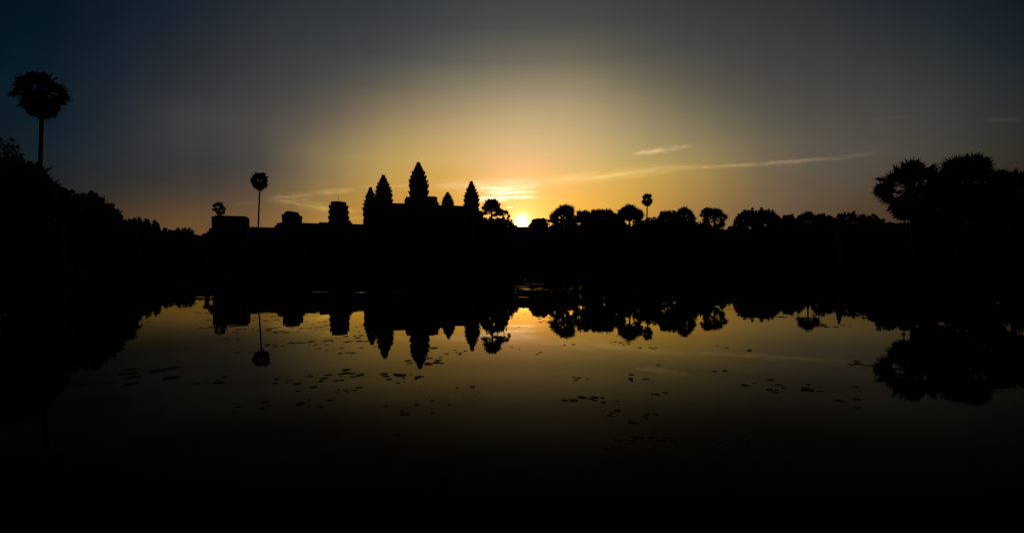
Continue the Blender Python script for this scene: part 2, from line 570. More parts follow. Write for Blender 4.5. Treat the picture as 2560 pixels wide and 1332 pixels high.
def tower(label, px, D, top_y, base_y, hw, foot_z, seed, group, keep=8, rod=0, wk=None, porches=True):
    r = random.Random(seed)
    top, base = at(px, top_y, D), at(px, base_y, D)
    cx, cy = top.x, D
    Hh = top.z - base.z
    foot_z = min(foot_z, base.z - 4.0)
    w0 = hw / F * D
    t = empty('temple_tower', (cx, cy, foot_z), label, 'temple tower', group)
    org = (cx, cy, foot_z)
    for k, (u0, u1, w) in enumerate(TIERS[:keep]):
        z0, z1 = top.z - u0*Hh, top.z - u1*Hh
        w = w * w0 * (1 + r.uniform(-.022, .022))
        if wk: w *= wk[k]
        th = z1 - z0
        mb = MB()
        prof = [(0, .91), (.08, .93), (.14, .87), (.40, .92), (.55, .97), (.68, .99), (.76, 1.0), (.88, 1.0), (.94, .95), (1.0, .85)]
        ox_, oy_ = r.uniform(-.015, .015)*w0, r.uniform(-.015, .015)*w0
        wear = [1 - abs(r.gauss(0, .022)) for _ in REDENT]
        mb.rings([[(cx + ox_ + (x_ - cx)*wear[q_], cy + oy_ + (y_ - cy)*wear[q_], z_ - (0.10*th*r.random() if a > .9 else 0)) for q_, (x_, y_, z_) in enumerate(ring_at(cx, cy, z0 + a*th, w*b))] for a, b in prof])
        nxt = th if k < 6 else th * .8
        for i in OUTER:
            if r.random() < .20:
                continue
            x, y = REDENT[i]
            L = math.hypot(x, y)
            s = (1.0 if k < 5 else .95) * w
            hh = nxt * r.uniform(.18, .50)
            antefix(mb, cx + x*s, cy + y*s, z0 + .84*th, x/L, y/L, w0*.19*(.6 + .4*w/w0), hh, -.10)
        mb.build('tier', STONE, t, org)
    if keep == 8:
        mb = MB()
        z0 = top.z - .13*Hh
        hz = top.z - z0
        prof = [(0, .31), (.10, .29), (.16, .225), (.3, .238), (.6, .215), (.86, .185), (.96, .16), (1.0, .11)]
        n = 14
        mb.rings([[(cx + w0*b*math.cos(2*math.pi*i/n), cy + w0*b*math.sin(2*math.pi*i/n), z0 + a*hz) for i in range(n)] for a, b in prof])
        fin = mb.build('finial', STONE, t, org, True)
    # cella under the tiers, with a porch on each side
    mb = MB()
    zb = base.z
    prof = [(foot_z, 1.02), (foot_z + .12*(zb - foot_z), 1.0), (foot_z + .16*(zb - foot_z), .95), (zb - .12*(zb - foot_z), .94), (zb - .05*(zb - foot_z), 1.0), (zb + .02, .93)]
    mb.rings([ring_at(cx, cy, z, w0*b*.98) for z, b in prof])
    mb.build('cella', STONE, t, org)
    for k in range(4 if porches else 0):
        a = PHI + k*math.pi/2
        d = w0 * 1.02
        mb = MB()
        ph = (zb - foot_z) * .72
        hx, hy = w0*.28, w0*.30
        c_, s_ = math.cos(a), math.sin(a)
        prof = [(-1, 0), (1, 0), (1, .62), (.8, .80), (.45, .92), (0, 1.05), (-.45, .92), (-.8, .80), (-1, .62)]
        rings = []
        for s in (-.2, 1):
            rings.append([(cx + c_*(d + s*hx) - s_*(p*hy), cy + s_*(d + s*hx) + c_*(p*hy), foot_z + b*ph) for p, b in prof])
        mb.rings(rings)
        mb.build('porch', STONE, t, org)
    if rod:
        mb = MB()
        mb.tube([(cx, cy, top.z - .3), (cx, cy, top.z + rod)], [.06, .035], 6)
        mb.build('lightning_rod', METAL, t, org)
    return t


TOWERS = 'lotus bud towers of the temple'
tower('tallest central lotus-bud temple tower with a thin rod on its tip', 1046, 251, 406, 492, 26.3, 33, 1, TOWERS, rod=2.2)
tower('broad lotus-bud temple tower just left of the central tower, second tallest', 958.5, 225, 437.3, 512, 23.6, 31, 2, TOWERS)
tower('slim lotus-bud temple tower leftmost of the five, half behind a broader one', 926.4, 258, 468, 548, 21.0, 20, 3, TOWERS, porches=False)
tower('lotus-bud temple tower at the right end of the temple beside fan palms', 1178.3, 240, 453, 522, 20.8, 31, 4, TOWERS)
tower('smallest lotus-bud temple tower between the central tower and the right end tower', 1119.2, 280, 480, 521, 16.6, 33, 5, TOWERS)


def gallery_block(mb, c, ang, L, half_w, z0, z_eave, z_ridge, crest=0.25):
    """A corbel-vaulted stone gallery: walls, curved roof, ridge crest; long axis along ang."""
    ca, sa = math.cos(ang), math.sin(ang)
    prof = [(-1, z0), (1, z0), (1, z_eave), (1.08, z_eave + .05*(z_ridge - z_eave)), (.94, z_eave + .35*(z_ridge - z_eave)), (.66, z_eave + .7*(z_ridge - z_eave)), (.3, z_ridge - .05*(z_ridge - z_eave)),
            (.1, z_ridge), (.1, z_ridge + crest), (-.1, z_ridge + crest), (-.1, z_ridge), (-.3, z_ridge - .05*(z_ridge - z_eave)), (-.66, z_eave + .7*(z_ridge - z_eave)), (-.94, z_eave + .35*(z_ridge - z_eave)),
            (-1.08, z_eave + .05*(z_ridge - z_eave)), (-1, z_eave)]
    rings = []
    for s in (-L/2, L/2):
        rings.append([(c[0] + ca*s - sa*p*half_w, c[1] + sa*s + ca*p*half_w, z) for p, z in prof])
    mb.rings(rings)


def zpx(px, py, D):
    return at(px, py, D).z


# raised upper terrace that carries the five towers
UPC = (-51.2, 250.8)
t = empty('temple_terrace', (UPC[0], UPC[1], 0.5), 'high stepped stone terrace carrying the five lotus-bud towers', 'terrace')
org = (UPC[0], UPC[1], 0.5)
mb = MB()
for k in range(8):
    mb.box((UPC[0], UPC[1], 3 + 3.3*k), (31 - .9*k, 31 - .9*k, 1.9), PHI + math.radians(2))
mb.build('stepped_base', LATER, t, org)
top_z = zpx(1000, 518, 240)
for k in range(4):
    a = PHI + math.radians(2) + k*math.pi/2
    c = (UPC[0] + 22.5*math.cos(a + math.pi/2), UPC[1] + 22.5*math.sin(a + math.pi/2))
    mb = MB()
    gallery_block(mb, c, a, 41, 2.6, 27.5, top_z - 2.4, top_z - .3 if k != 2 else top_z - .1, .2)
    mb.build('gallery', STONE, t, org)


def block(mb, px0, px1, py_top, D, thick, z0, ang=PHI, taper=1.0):
    """A solid block whose face spans photo columns px0..px1 with its top at photo row py_top."""
    a, b = at(px0, py_top, D), at(px1, py_top, D)
    hx = (b.x - a.x) / 2
    # the rotated footprint keeps the same visible width
    hxx = max(.15, (hx - thick*abs(math.sin(ang))) / math.cos(ang)) if ang else hx
    z1 = (a.z + b.z) / 2
    mb.box(((a.x + b.x)/2, D, (z0 + z1)/2), (hxx, thick, (z1 - z0)/2), ang, taper)
    return z1


# porches and stair pavilions around the central tower
t = empty('temple_porch', at(1084, 518, 246).xy.to_3d() + Vector((0, 0, 30)), 'flat-topped stone porch block joined to the right side of the central tower', 'temple porch')
o0 = tuple(t.location)
mb = MB(); block(mb, 1066, 1094, 493.5, 246, 1.6, 30); mb.build('hall', STONE, t, o0)
mb = MB(); block(mb, 1070, 1090.5, 491.5, 246, 1.2, 31, PHI); mb.build('roof', STONE, t, o0)
mb = MB(); block(mb, 1086, 1097.5, 506, 246, 1.0, 30); mb.build('side_wing', STONE, t, o0)
t = empty('temple_porch', at(1014, 518, 246).xy.to_3d() + Vector((0, 0, 30)), 'stepped stone porch with small pinnacles left of the central tower', 'temple porch')
o0 = tuple(t.location)
mb = MB(); block(mb, 1013, 1040, 493.5, 246, 1.4, 30, PHI, .97); mb.build('hall', STONE, t, o0)
mb = MB(); block(mb, 1005, 1026, 510, 245, 1.2, 30, PHI, .98); mb.build('side_wing', STONE, t, o0)
for px, y0, y1, wd in ((1016.3, 496, 490, 3.2), (1006.6, 511, 506.5, 3.0), (985.5, 519, 512.8, 3.0)):
    mb = MB()
    a, b = at(px, y0, 245), at(px, y1, 245)
    mb.box((a.x, 245, (a.z + b.z)/2 - .3), (wd/F*122, .3, (b.z - a.z)/2 + .3), PHI, .35)
    mb.build('pinnacle', STONE, t, o0)
t = empty('scaffold', at(1098.5, 518, 250).xy.to_3d() + Vector((0, 0, 31)), 'thin metal scaffold frame beside the porch right of the central tower', 'scaffold')
o0 = tuple(t.location)
mb = MB()
for px in (1097.8, 1100.0):
    mb = MB()
    a, b = at(px, 519, 250), at(px, 504.5, 250)
    mb.tube([a, b], [.045, .045], 6)
    mb.build('upright', METAL, t, o0)
for py in (505.5, 510.5, 514.5):
    mb = MB()
    mb.tube([at(1096.5, py, 250), at(1100.6, py - .2, 250)], [.04, .04], 6)
    mb.build('rail', METAL, t, o0)
t = empty('ruined_gable', at(1152, 522, 245).xy.to_3d() + Vector((0, 0, 29)), 'small broken gable between the smallest tower and the right end tower', 'gable')
o0 = tuple(t.location)
mb = MB(); block(mb, 1147, 1162, 520.5, 245, .8, 29, PHI, .9); mb.build('wall', STONE, t, o0)
mb = MB(); block(mb, 1149.5, 1155.5, 516.4, 245, .5, 30, PHI, .6); mb.build('crest_stone', STONE, t, o0)

# second enclosure: long roof between the ruined tower and the central group
t = empty('second_gallery', (-58, 190, .6), 'long stone gallery roof in front of the five towers', 'gallery')
o0 = (-58, 190, .6)
mb = MB()
za = zpx(890, 559, 186)
gallery_block(mb, (-58 + 4*UX, 188 + 4*UY), PHI, 74, 3.0, .6, za - 3.6, za - .5, .3); mb.build('roof', STONE, t, o0)
mb = MB(); mb.box((-30, 205, 8), (34, 7, 8.2), PHI); mb.build('terrace', LATER, t, o0)

# hidden dark bulk of the cruciform terrace and stairs climbing to the towers
t = empty('temple_stair_block', (-34, 222, .6), 'massive stone stair block rising between the outer gallery and the towers', 'stair block')
o0 = (-34, 222, .6)
mb = MB()
for k, (w_, z_) in enumerate(((44, 10), (38, 17), (33, 23.5))):
    mb.box((-46 + k*1.0, 224 + 3*k, z_/2), (w_ - 6*k, 9, z_/2), PHI)
mb.build('terrace', LATER, t, o0)
mb = MB()
for k in range(14):
    mb.box((-40, 209 + .8*k, 10 + .95*k), (4, .6, .5), PHI)
mb.build('stair', STONE, t, o0)

# ruined flat-topped tower with a lightning rod (second enclosure corner)
D = 176
t = empty('ruined_tower', at(847, 560, D).xy.to_3d() + Vector((0, 0, .6)), 'ruined flat-topped stone tower with a lightning rod, left of the five towers', 'ruined tower')
o0 = tuple(t.location)
cx = t.location.x
LV = [(566, 26, 553), (553, 25.5, 546), (546, 25, 539.5), (539.5, 24.6, 532), (532, 25, 525.5), (525.5, 23.4, 519), (519, 23.0, 514.5), (514.5, 20.0, 509), (509, 19.8, 506.3)]
for k, (y0, hw, y1) in enumerate(LV):
    z0, z1 = zpx(847, y0, D), zpx(847, y1, D)
    w_ = hw / F * D
    th = z1 - z0
    mb = MB()
    mb.rings([ring_at(cx, D, z0 + a*th, w_*b) for a, b in ((0, .95), (.15, .93), (.55, .95), (.7, 1.0), (.88, 1.0), (1.0, .93))])
    rr = random.Random(k + 40)
    if k in (1, 3, 5):
        for i in OUTER:
            x, y = REDENT[i]
            L = math.hypot(x, y)
            if rr.random() < .75:
                antefix(mb, cx + x*w_*.98, D + y*w_*.98, z0 + .8*th, x/L, y/L, .75, th*rr.uniform(.7, 1.3), .02)
    mb.build('tier', STONE, t, o0)
mb = MB()
z0 = zpx(847, 506.5, D)
mb.rings([ring_at(cx - .2, D, z0 + a, w_*b) for a, b in ((-.2, .94), (.15, .90), (.22, .62), (.38, .50))])
mb.build('broken_top', STONE, t, o0)
mb = MB()
z0 = zpx(847.6, 504.5, D)
mb.tube([(cx, D, z0 - .5), (cx, D, zpx(847.6, 491, D))], [.075, .045], 6)
mb.build('lightning_rod', METAL, t, o0)
for px0, px1, py in ((796, 826, 556.5), (794.5, 812, 560), (866, 880, 552), (870, 884, 557.5)):
    mb = MB()
    z1 = block(mb, px0, px1, py, D, 1.6, .6)
    mb.build('side_wing', STONE, t, o0)

# low ruined gable with a rounded crown (library roof behind the outer gallery)
D = 152
t = empty('ruined_gable', at(722, 566, D).xy.to_3d() + Vector((0, 0, .6)), 'squat round-headed ruined gable above the gallery roof, between tall palm and ruined tower', 'ruined gable')
o0 = tuple(t.location)
mb = MB()
outline = [(691, 580), (691, 558.5), (695, 557), (700, 556.3), (705.5, 555), (704.6, 548), (703.6, 541), (703.8, 535.4), (706, 535.2), (708, 537.2), (709.8, 536), (710.5, 532), (713.5, 529.2), (717, 527.4), (727, 527.9), (731, 531), (732, 533.6),
           (733.5, 537.5), (736, 537), (739.2, 537.3), (739.6, 543), (738.8, 549), (738.3, 554), (741.5, 554.6), (745, 558), (749.5, 559.2), (750, 563), (753, 564), (753, 580)]
fr_ = [at(x, y, D - 1.7) for x, y in outline]
bk_ = [Vector((p.x + .6, D + 1.7, p.z)) for p in fr_]
mb.rings([[tuple(p) for p in fr_], [tuple(p) for p in bk_]])
mb.build('gable_wall', STONE, t, o0)
mb = MB()
block(mb, 688, 755, 565, D + 2, 2.2, .6); mb.build('base', LATER, t, o0)

# the outer gallery running along the pond side
def gp(s, off=0.0):
    return (-81 + UX*s - UY*off, 131 + UY*s + UX*off)


t = empty('outer_gallery', (*gp(52, 3), .6), 'long low stone gallery with a pillared front running across the picture behind the pond', 'gallery')
o0 = (*gp(52, 3), .6)
mb = MB()
c = gp(52, 3.5); mb.box((*c, 2.6), (54, 5.5, 2.0), PHI); mb.build('plinth', LATER, t, o0)
def roof(s0, s1, ztop, half=2.6):
    mb = MB()
    gallery_block(mb, gp((s0 + s1)/2, 4.2), PHI, s1 - s0, half, 4.4, ztop - 4.2, ztop - .3, .3)
    # slight sag and wear of the ridge line
    mb.build('main_roof', STONE, t, o0)
    mb = MB()
    gallery_block(mb, gp((s0 + s1)/2, .2), PHI, s1 - s0, 1.6, ztop - 6.4, ztop - 6.1, ztop - 4.9, .05)
    mb.build('aisle_roof', STONE, t, o0)
roof(-1, 62, 13.0)
roof(62, 103, 14.95, 2.8)
roof(103, 128, 13.2)
pm = MB(); pm.box((0, 0, 2.0), (.28, .28, 2.0), PHI); pm.box((0, 0, .2), (.38, .38, .2), PHI); pm.box((0, 0, 3.85), (.4, .4, .15), PHI)
pil0 = None
for k in range(52):
    s = 0.5 + k*2.4
    if pil0 is None:
        pil0 = pm.build('pillar', STONE, t); o = pil0
    else:
        o = pil0.copy(); col.objects.link(o); o.parent = t
    c = gp(s, -1.3)
    o.location = (c[0] - o0[0], c[1] - o0[1], 4.55 - o0[2])
rr = random.Random(3)
for q_ in np.arange(0, 126, 1.1):
    ztop = 13.0 if q_ < 62 else (14.95 if q_ < 103 else 13.2)
    if rr.random() < .22:
        c = gp(q_ + rr.uniform(-.3, .3), 4.2)
        mb = MB()
        mb.box((*c, ztop + .05), (rr.uniform(.15, .4), .2, rr.uniform(.06, .16)), PHI, .7)
        mb.build('ridge_stone', STONE, t, o0)

# corner pavilion at the gallery's left end
t = empty('corner_pavilion', (*gp(-1, 3), .6), 'blocky flat-roofed corner pavilion at the left end of the outer gallery', 'pavilion')
o0 = (*gp(-1, 3), .6)
Dp = 130
mb = MB(); block(mb, 535.5, 620, 544, Dp, 2.6, .6, PHI, 1.0); mb.build('hall', STONE, t, o0)
mb = MB(); block(mb, 543, 617.5, 541.2, Dp, 2.0, 12, PHI, .985); mb.build('roof', STONE, t, o0)
mb = MB(); block(mb, 545, 583, 540.2, Dp, 1.6, 13, PHI, .96); mb.build('ridge', STONE, t, o0)
mb = MB(); block(mb, 578, 621.6, 548.5, Dp, 2.4, 13.4, PHI, 1.0); mb.build('cornice', STONE, t, o0)
mb = MB(); block(mb, 533.5, 550, 553, Dp, 1.8, .6, PHI, 1.0)
block(mb, 529.5, 550, 554.2, Dp, 1.5, zpx(540, 557, Dp), PHI, 1.0); mb.build('side_wing', STONE, t, o0)
mb = MB()
# open porch: lintel on a square pillar, sky shows through in the water
a = at(515, 586, Dp); b = at(535, 586, Dp)
mb.box(((a.x + b.x)/2, Dp, a.z - .3), ((b.x - a.x)/2 + .5, .9, .55), 0)
mb.build('porch_lintel', STONE, t, o0)
mb = MB(); p = at(515.5, 590, Dp); mb.box((p.x, Dp, p.z/2), (.42, .45, p.z/2), 0); mb.build('porch_pillar', STONE, t, o0)
mb = MB()
for (x0, x1, y) in ((527, 540, 570.5), (522.5, 540, 577.5), (518, 536, 582.5)):
    block(mb, x0, x1, y, Dp, .8, zpx(525, 587, Dp), 0)
mb.build('stepped_gable', STONE, t, o0)

# broken gate tower right of the sun
D = 163
t = empty('ruined_gate_tower', at(1348, 566, D).xy.to_3d() + Vector((0, 0, .6)), 'broken flat-topped gate tower just right of the rising sun', 'gate tower')
o0 = tuple(t.location)
mb = MB()
block(mb, 1330, 1366, 552, D, 1.8, .6, PHI, .985)
mb.build('body', STONE, t, o0)
mb = MB()
block(mb, 1328.3, 1367.5, 549.6, D, 1.9, zpx(1348, 553.5, D), PHI, 1.0)
block(mb, 1331, 1366, 547.4, D, 1.7, zpx(1348, 550, D), PHI, .97)
mb.build('cornice', STONE, t, o0)
mb = MB()
block(mb, 1354.8, 1361.6, 544.6, D, .5, zpx(1348, 549, D), PHI, .95)
block(mb, 1338, 1362, 546.3, D, 1.0, zpx(1348, 549, D), PHI, .93)
mb.build('loose_block', STONE, t, o0)
mb = MB()
for x0, x1, y in ((1326.2, 1334, 555.2), (1323.5, 1334, 559.3), (1320.5, 1334, 562.0), (1362, 1370, 556)):
    block(mb, x0, x1, y, D, .9, .6, PHI)
p = at(1326.3, 560, D)
mb.build('stepped_side', STONE, t, o0)
mb = MB()
p = at(1348.2, 547, D); mb.tube([(p.x, D, p.z - .5), (p.x, D, zpx(1348.2, 536, D))], [.05, .03], 6)
mb.build('lightning_rod', METAL, t, o0)

# low enclosure wall seen between far trees at the left
# ------------------------------------------------------------------ palms
def leaf_template(rs, nseg, alpha, split):
    """Fan leaf: petiole along +x to 1, blade of unit radius around (1,0,0)."""
    th = np.linspace(-alpha, alpha, nseg + 1)
    vs, fs = [(1.0, 0, 0)], []
    for i in range(nseg + 1):
        rr = split * (.88 + .12*math.cos(th[i]))
        zz = .035 * (1 if i % 2 else -1)
        vs.append((1 + rr*math.cos(th[i]), rr*math.sin(th[i]), zz))
    for i in range(nseg):
        tm = (th[i] + th[i+1]) / 2 + rs.uniform(-.03, .03)
        rr = (.84 + .16*math.cos(tm*.7)) * rs.uniform(.82, 1.08)
        vs.append((1 + rr*math.cos(tm), rr*math.sin(tm), rs.uniform(-.08, .03)))
        tip = len(vs) - 1
        fs.append((0, 1 + i, 2 + i))
        fs.append((1 + i, tip, 2 + i))
    return np.array(vs), fs


def fan_crown(mb, centre, R, n, e_lo, e_hi, seed, nseg=22, pet=.60, blade=.42, squash=1.0, droop=.25, split=None, roll=1.3):
    rs = np.random.default_rng(seed)
    tmpl = [leaf_template(random.Random(seed*7 + k), nseg, math.radians(rs.uniform(110, 150)), split or rs.uniform(.56, .68)) for k in range(3)]
    for i in range(n):
        a = i * 2.39996 + rs.uniform(-.35, .35)
        f = (i + .5) / n
        e = math.radians(e_lo + (e_hi - e_lo) * f**.9 + rs.uniform(-6, 6))
        X = np.array([math.cos(a)*math.cos(e), math.sin(a)*math.cos(e), math.sin(e)*squash])
        X /= np.linalg.norm(X)
        side = np.cross([0, 0, 1.0], X)
        side = side / (np.linalg.norm(side) + 1e-6)
        up = np.cross(X, side)
        ro = rs.normal(0, roll)
        Y = side*math.cos(ro) + up*math.sin(ro)
        Z = np.cross(X, Y)
        V, Fs = tmpl[i % 3]
        V = V.copy()
        Lp = R * pet * rs.uniform(.78, 1.08)
        kk = rs.choice([.72, .90, 1.0, 1.0, 1.06], p=[.25, .2, .25, .2, .1]) if n > 24 else 1.0
        Lp *= kk
        Rb = R * blade * rs.uniform(.80, 1.14)
        loc = np.stack([(V[:, 0] - 1)*Rb, V[:, 1]*Rb, V[:, 2]*Rb], -1)
        # blade bends down from the petiole
        bend = rs.uniform(.0, .5) * max(.25, math.cos(e))
        c, s = math.cos(bend), math.sin(bend)
        r2 = np.hypot(loc[:, 0], loc[:, 1])**2 / Rb
        loc[:, 2] -= droop * r2 * .35 * max(.2, math.cos(e))
        x2 = loc[:, 0]*c + loc[:, 2]*s
        z2 = -loc[:, 0]*s + loc[:, 2]*c
        loc = np.stack([x2 + Lp, loc[:, 1], z2], -1)
        P = centre + loc[:, :1]*X + loc[:, 1:2]*Y + loc[:, 2:3]*Z
        mb.add(P, Fs)
        # petiole
        wv = max(.03, .014*R)
        p0 = np.array(centre) ; p1 = p0 + X*Lp
        pp = []
        for q_ in (p0, p1):
            for k in range(3):
                an = k*2.094
                pp.append(q_ + (Y*math.cos(an) + Z*math.sin(an))*wv)
        mb.add(pp, [(0, 1, 4, 3), (1, 2, 5, 4), (2, 0, 3, 5)])


def palm(label, px, py, rpx, D, n, e_lo, e_hi, seed, cat='palm tree', name='fan_palm', base_px=None, group='sugar palms around the pond', trunk_r=.2, skirt=0, extra=(), squash=1.0, nseg=22, pet=.60, blade=.42, ground_z=LAND, roll=1.3):
    c = at(px, py, D)
    R = rpx / F * D
    b = at(base_px if base_px is not None else px, 600, D)
    base = Vector((b.x, D, ground_z))
    t = empty(name, base, label, cat, group)
    # trunk with a gentle curve, swollen foot and ringed surface
    mb = MB()
    pts, rad = [], []
    N = 16
    for k in range(N + 1):
        f = k / N
        x = base.x + (c.x - base.x) * (f + .06*math.sin(f*math.pi))
        pts.append((x, D + .15*math.sin(f*2.5 + seed), base.z - .3 + (c.z - base.z + .3)*f))
        rad.append(trunk_r * (1.0 - .28*f + .55*math.exp(-f*9)) * (1 + (.04 if k % 2 else -.02)))
    mb.tube(pts, rad, 10)
    mb.build('trunk', BARK, t, tuple(base), True)
    mb = MB()
    fan_crown(mb, np.array(c), R, n, e_lo, e_hi, seed, nseg, pet, blade, squash, roll=roll, split=.74 if D > 120 else None)
    for (ex, ey, er, en) in extra:
        cc = at(ex, ey, D + .3)
        fan_crown(mb, np.array(cc), er/F*D, en, -20, 85, seed + 31, nseg)
        mb.tube([tuple(c), tuple(cc)], [.06, .05], 5)
    mb.build('crown', FROND, t, tuple(base))
    if skirt:
        mb = MB()
        fan_crown(mb, np.array(c) - np.array([0, 0, R*.16]), R*.98, skirt, -84, -34, seed + 77, max(14, nseg - 6), .40, .50, 1.0, .3)
        mb.build('dead_fronds', DRY, t, tuple(base))
    return t


palm('tall sugar palm with a round crown at the far left, tallest thing in view', 102, 234, 64, 43, 48, -50, 88, 11, base_px=95, trunk_r=.195, skirt=36, nseg=26, blade=.40)
palm('slender tall sugar palm leaning over the gallery roof, left of the ruined tower', 649, 454, 26, 143, 32, -62, 88, 12, base_px=639, trunk_r=.28, skirt=16, nseg=16, blade=.50, pet=.52)
palm('short ragged palm rising behind the corner pavilion', 549, 523, 20, 184, 16, -40, 88, 13, trunk_r=.5, nseg=14, skirt=4)
palm('fan palm with spread crown between the right end tower and the sun', 1229, 529, 38, 69, 34, -10, 85, 14, nseg=20, trunk_r=.22)
palm('smaller fan palm leaning towards the sun from the dark bush', 1259, 538, 18, 69.5, 16, -15, 70, 15, base_px=1243, nseg=18, trunk_r=.10)
palm('fan palm with a dense broad crown right of the broken gate tower', 1408, 549, 42, 99, 46, -28, 85, 16, nseg=20, trunk_r=.28)
LR = 'fan palms in the low row right of the sun'
palm('fan palm in the low row, nearest the dense broad crown', 1457, 554, 33, 103, 34, -15, 85, 17, nseg=18, group=LR)
palm('fan palm in the low row with a slightly raised spiky top', 1486, 553, 32, 104, 34, -10, 85, 18, nseg=18, group=LR)
palm('fan palm in the low row, wide flat crown at the middle', 1514, 556, 36, 102, 36, -10, 85, 19, nseg=18, group=LR)
palm('fan palm in the low row, lowest crown before the umbrella-shaped palm', 1538, 562, 32, 105, 30, -10, 85, 20, nseg=18, group=LR)
palm('umbrella-shaped fan palm with bare stalks showing below its dome', 1573, 553, 45, 86, 44, 2, 85, 21, nseg=20, pet=.60, blade=.42, trunk_r=.25, squash=.9)
palm('slim tall sugar palm standing alone above the right-hand row', 1618, 499, 18, 169, 30, -62, 88, 22, base_px=1614, trunk_r=.3, nseg=16, skirt=14, blade=.50, pet=.52)
palm('fan palm half buried in bushes, left of a taller spiky palm', 1668, 558, 35, 97, 36, -10, 80, 23, nseg=18)
palm('spiky fan palm with side fronds hanging over a gap, right of the lone tall palm', 1711, 548, 35, 92, 50, -40, 85, 24, nseg=20, trunk_r=.24)
palm('double-headed fan palm left of the far broadleaf tree, with a raised left crown', 1786, 551, 35, 115, 52, -50, 85, 25, nseg=18, trunk_r=.3, extra=((1766, 534, 18, 22),))
palm('domed fan palm standing among the low trees at the right', 2020, 560, 32, 91, 40, -5, 85, 26, nseg=22)
palm('tiny palm with few feathery fronds beside the big right-hand clump', 2181, 546, 14, 120, 14, -5, 80, 27, nseg=12)
RG = 'large sugar palms on the right bank'
palm('large sugar palm with a ball crown, leftmost of the right bank clump', 2280, 474, 86, 48, 56, -60, 86, 31, trunk_r=.27, group=RG, skirt=30, nseg=26, base_px=2294, squash=1.12)
palm('large sugar palm with a flat-topped crown, middle of the right bank clump', 2420, 462, 84, 49, 54, -58, 82, 32, trunk_r=.26, group=RG, skirt=28, nseg=26, base_px=2390)
palm('large sugar palm cut by the right picture edge', 2536, 492, 76, 50, 54, -60, 82, 33, trunk_r=.26, group=RG, skirt=24, nseg=26)
palm('lower sugar palm between the crowns of the right bank clump', 2478, 515, 72, 52, 60, -64, 80, 34, trunk_r=.25, group=RG, skirt=18, nseg=24)
palm('short sugar palm tucked under the leftmost big crown of the right bank clump', 2338, 520, 70, 53, 60, -64, 70, 36, trunk_r=.25, group=RG, skirt=18, nseg=24)
palm('young bushy fan palm on the left bank, under the tallest palm', 28, 492, 112, 40, 84, -66, 84, 35, trunk_r=.25, nseg=20, skirt=24, squash=1.05)


# ------------------------------------------------------------------ broadleaf trees
def leaf_cloud(mb, cents, rads, n, size, rs, flat=1.0):
    cents = np.asarray(cents); rads = np.asarray(rads)
    w = rads**2; w = w / w.sum()
    k = rs.choice(len(cents), n, p=w)
    d = rs.normal(size=(n, 3)); d /= np.linalg.norm(d, axis=1)[:, None]
    rr = rads[k] * rs.uniform(0.25, 1.0, n)**.6 * rs.choice([1.0, 1.0, 1.12], n)
    p = cents[k] + d * rr[:, None] * np.array([1, 1, flat])
    a = rs.normal(size=(n, 3)); a /= np.linalg.norm(a, axis=1)[:, None]
    b = np.cross(a, rs.normal(size=(n, 3))); b /= np.linalg.norm(b, axis=1)[:, None]
    s = size * rs.uniform(.55, 1.35, n)[:, None]
    quad = np.stack([p - a*s, p + b*s*.45, p + a*s, p - b*s*.45], 1)
    mb.add_many(quad, [(0, 1, 2, 3)])


ICO = None


def blob_core(mb, cents, rads, rs, k=.72):
    """Dense, uneven inner mass of a leaf clump."""
    global ICO
    if ICO is None:
        bm = __import__('bmesh').new()
        __import__('bmesh').ops.create_icosphere(bm, subdivisions=2, radius=1.0)
        ICO = (np.array([v.co[:] for v in bm.verts]), [[v.index for v in f_.verts] for f_ in bm.faces])
        bm.free()
    V, Fs = ICO
    cents = np.asarray(cents); rads = np.asarray(rads)
    K = len(cents)
    jit = 1 + rs.normal(0, .13, (K, len(V), 1))
    P = cents[:, None, :] + V[None] * jit * (rads * k)[:, None, None]
    mb.add_many(P, Fs)


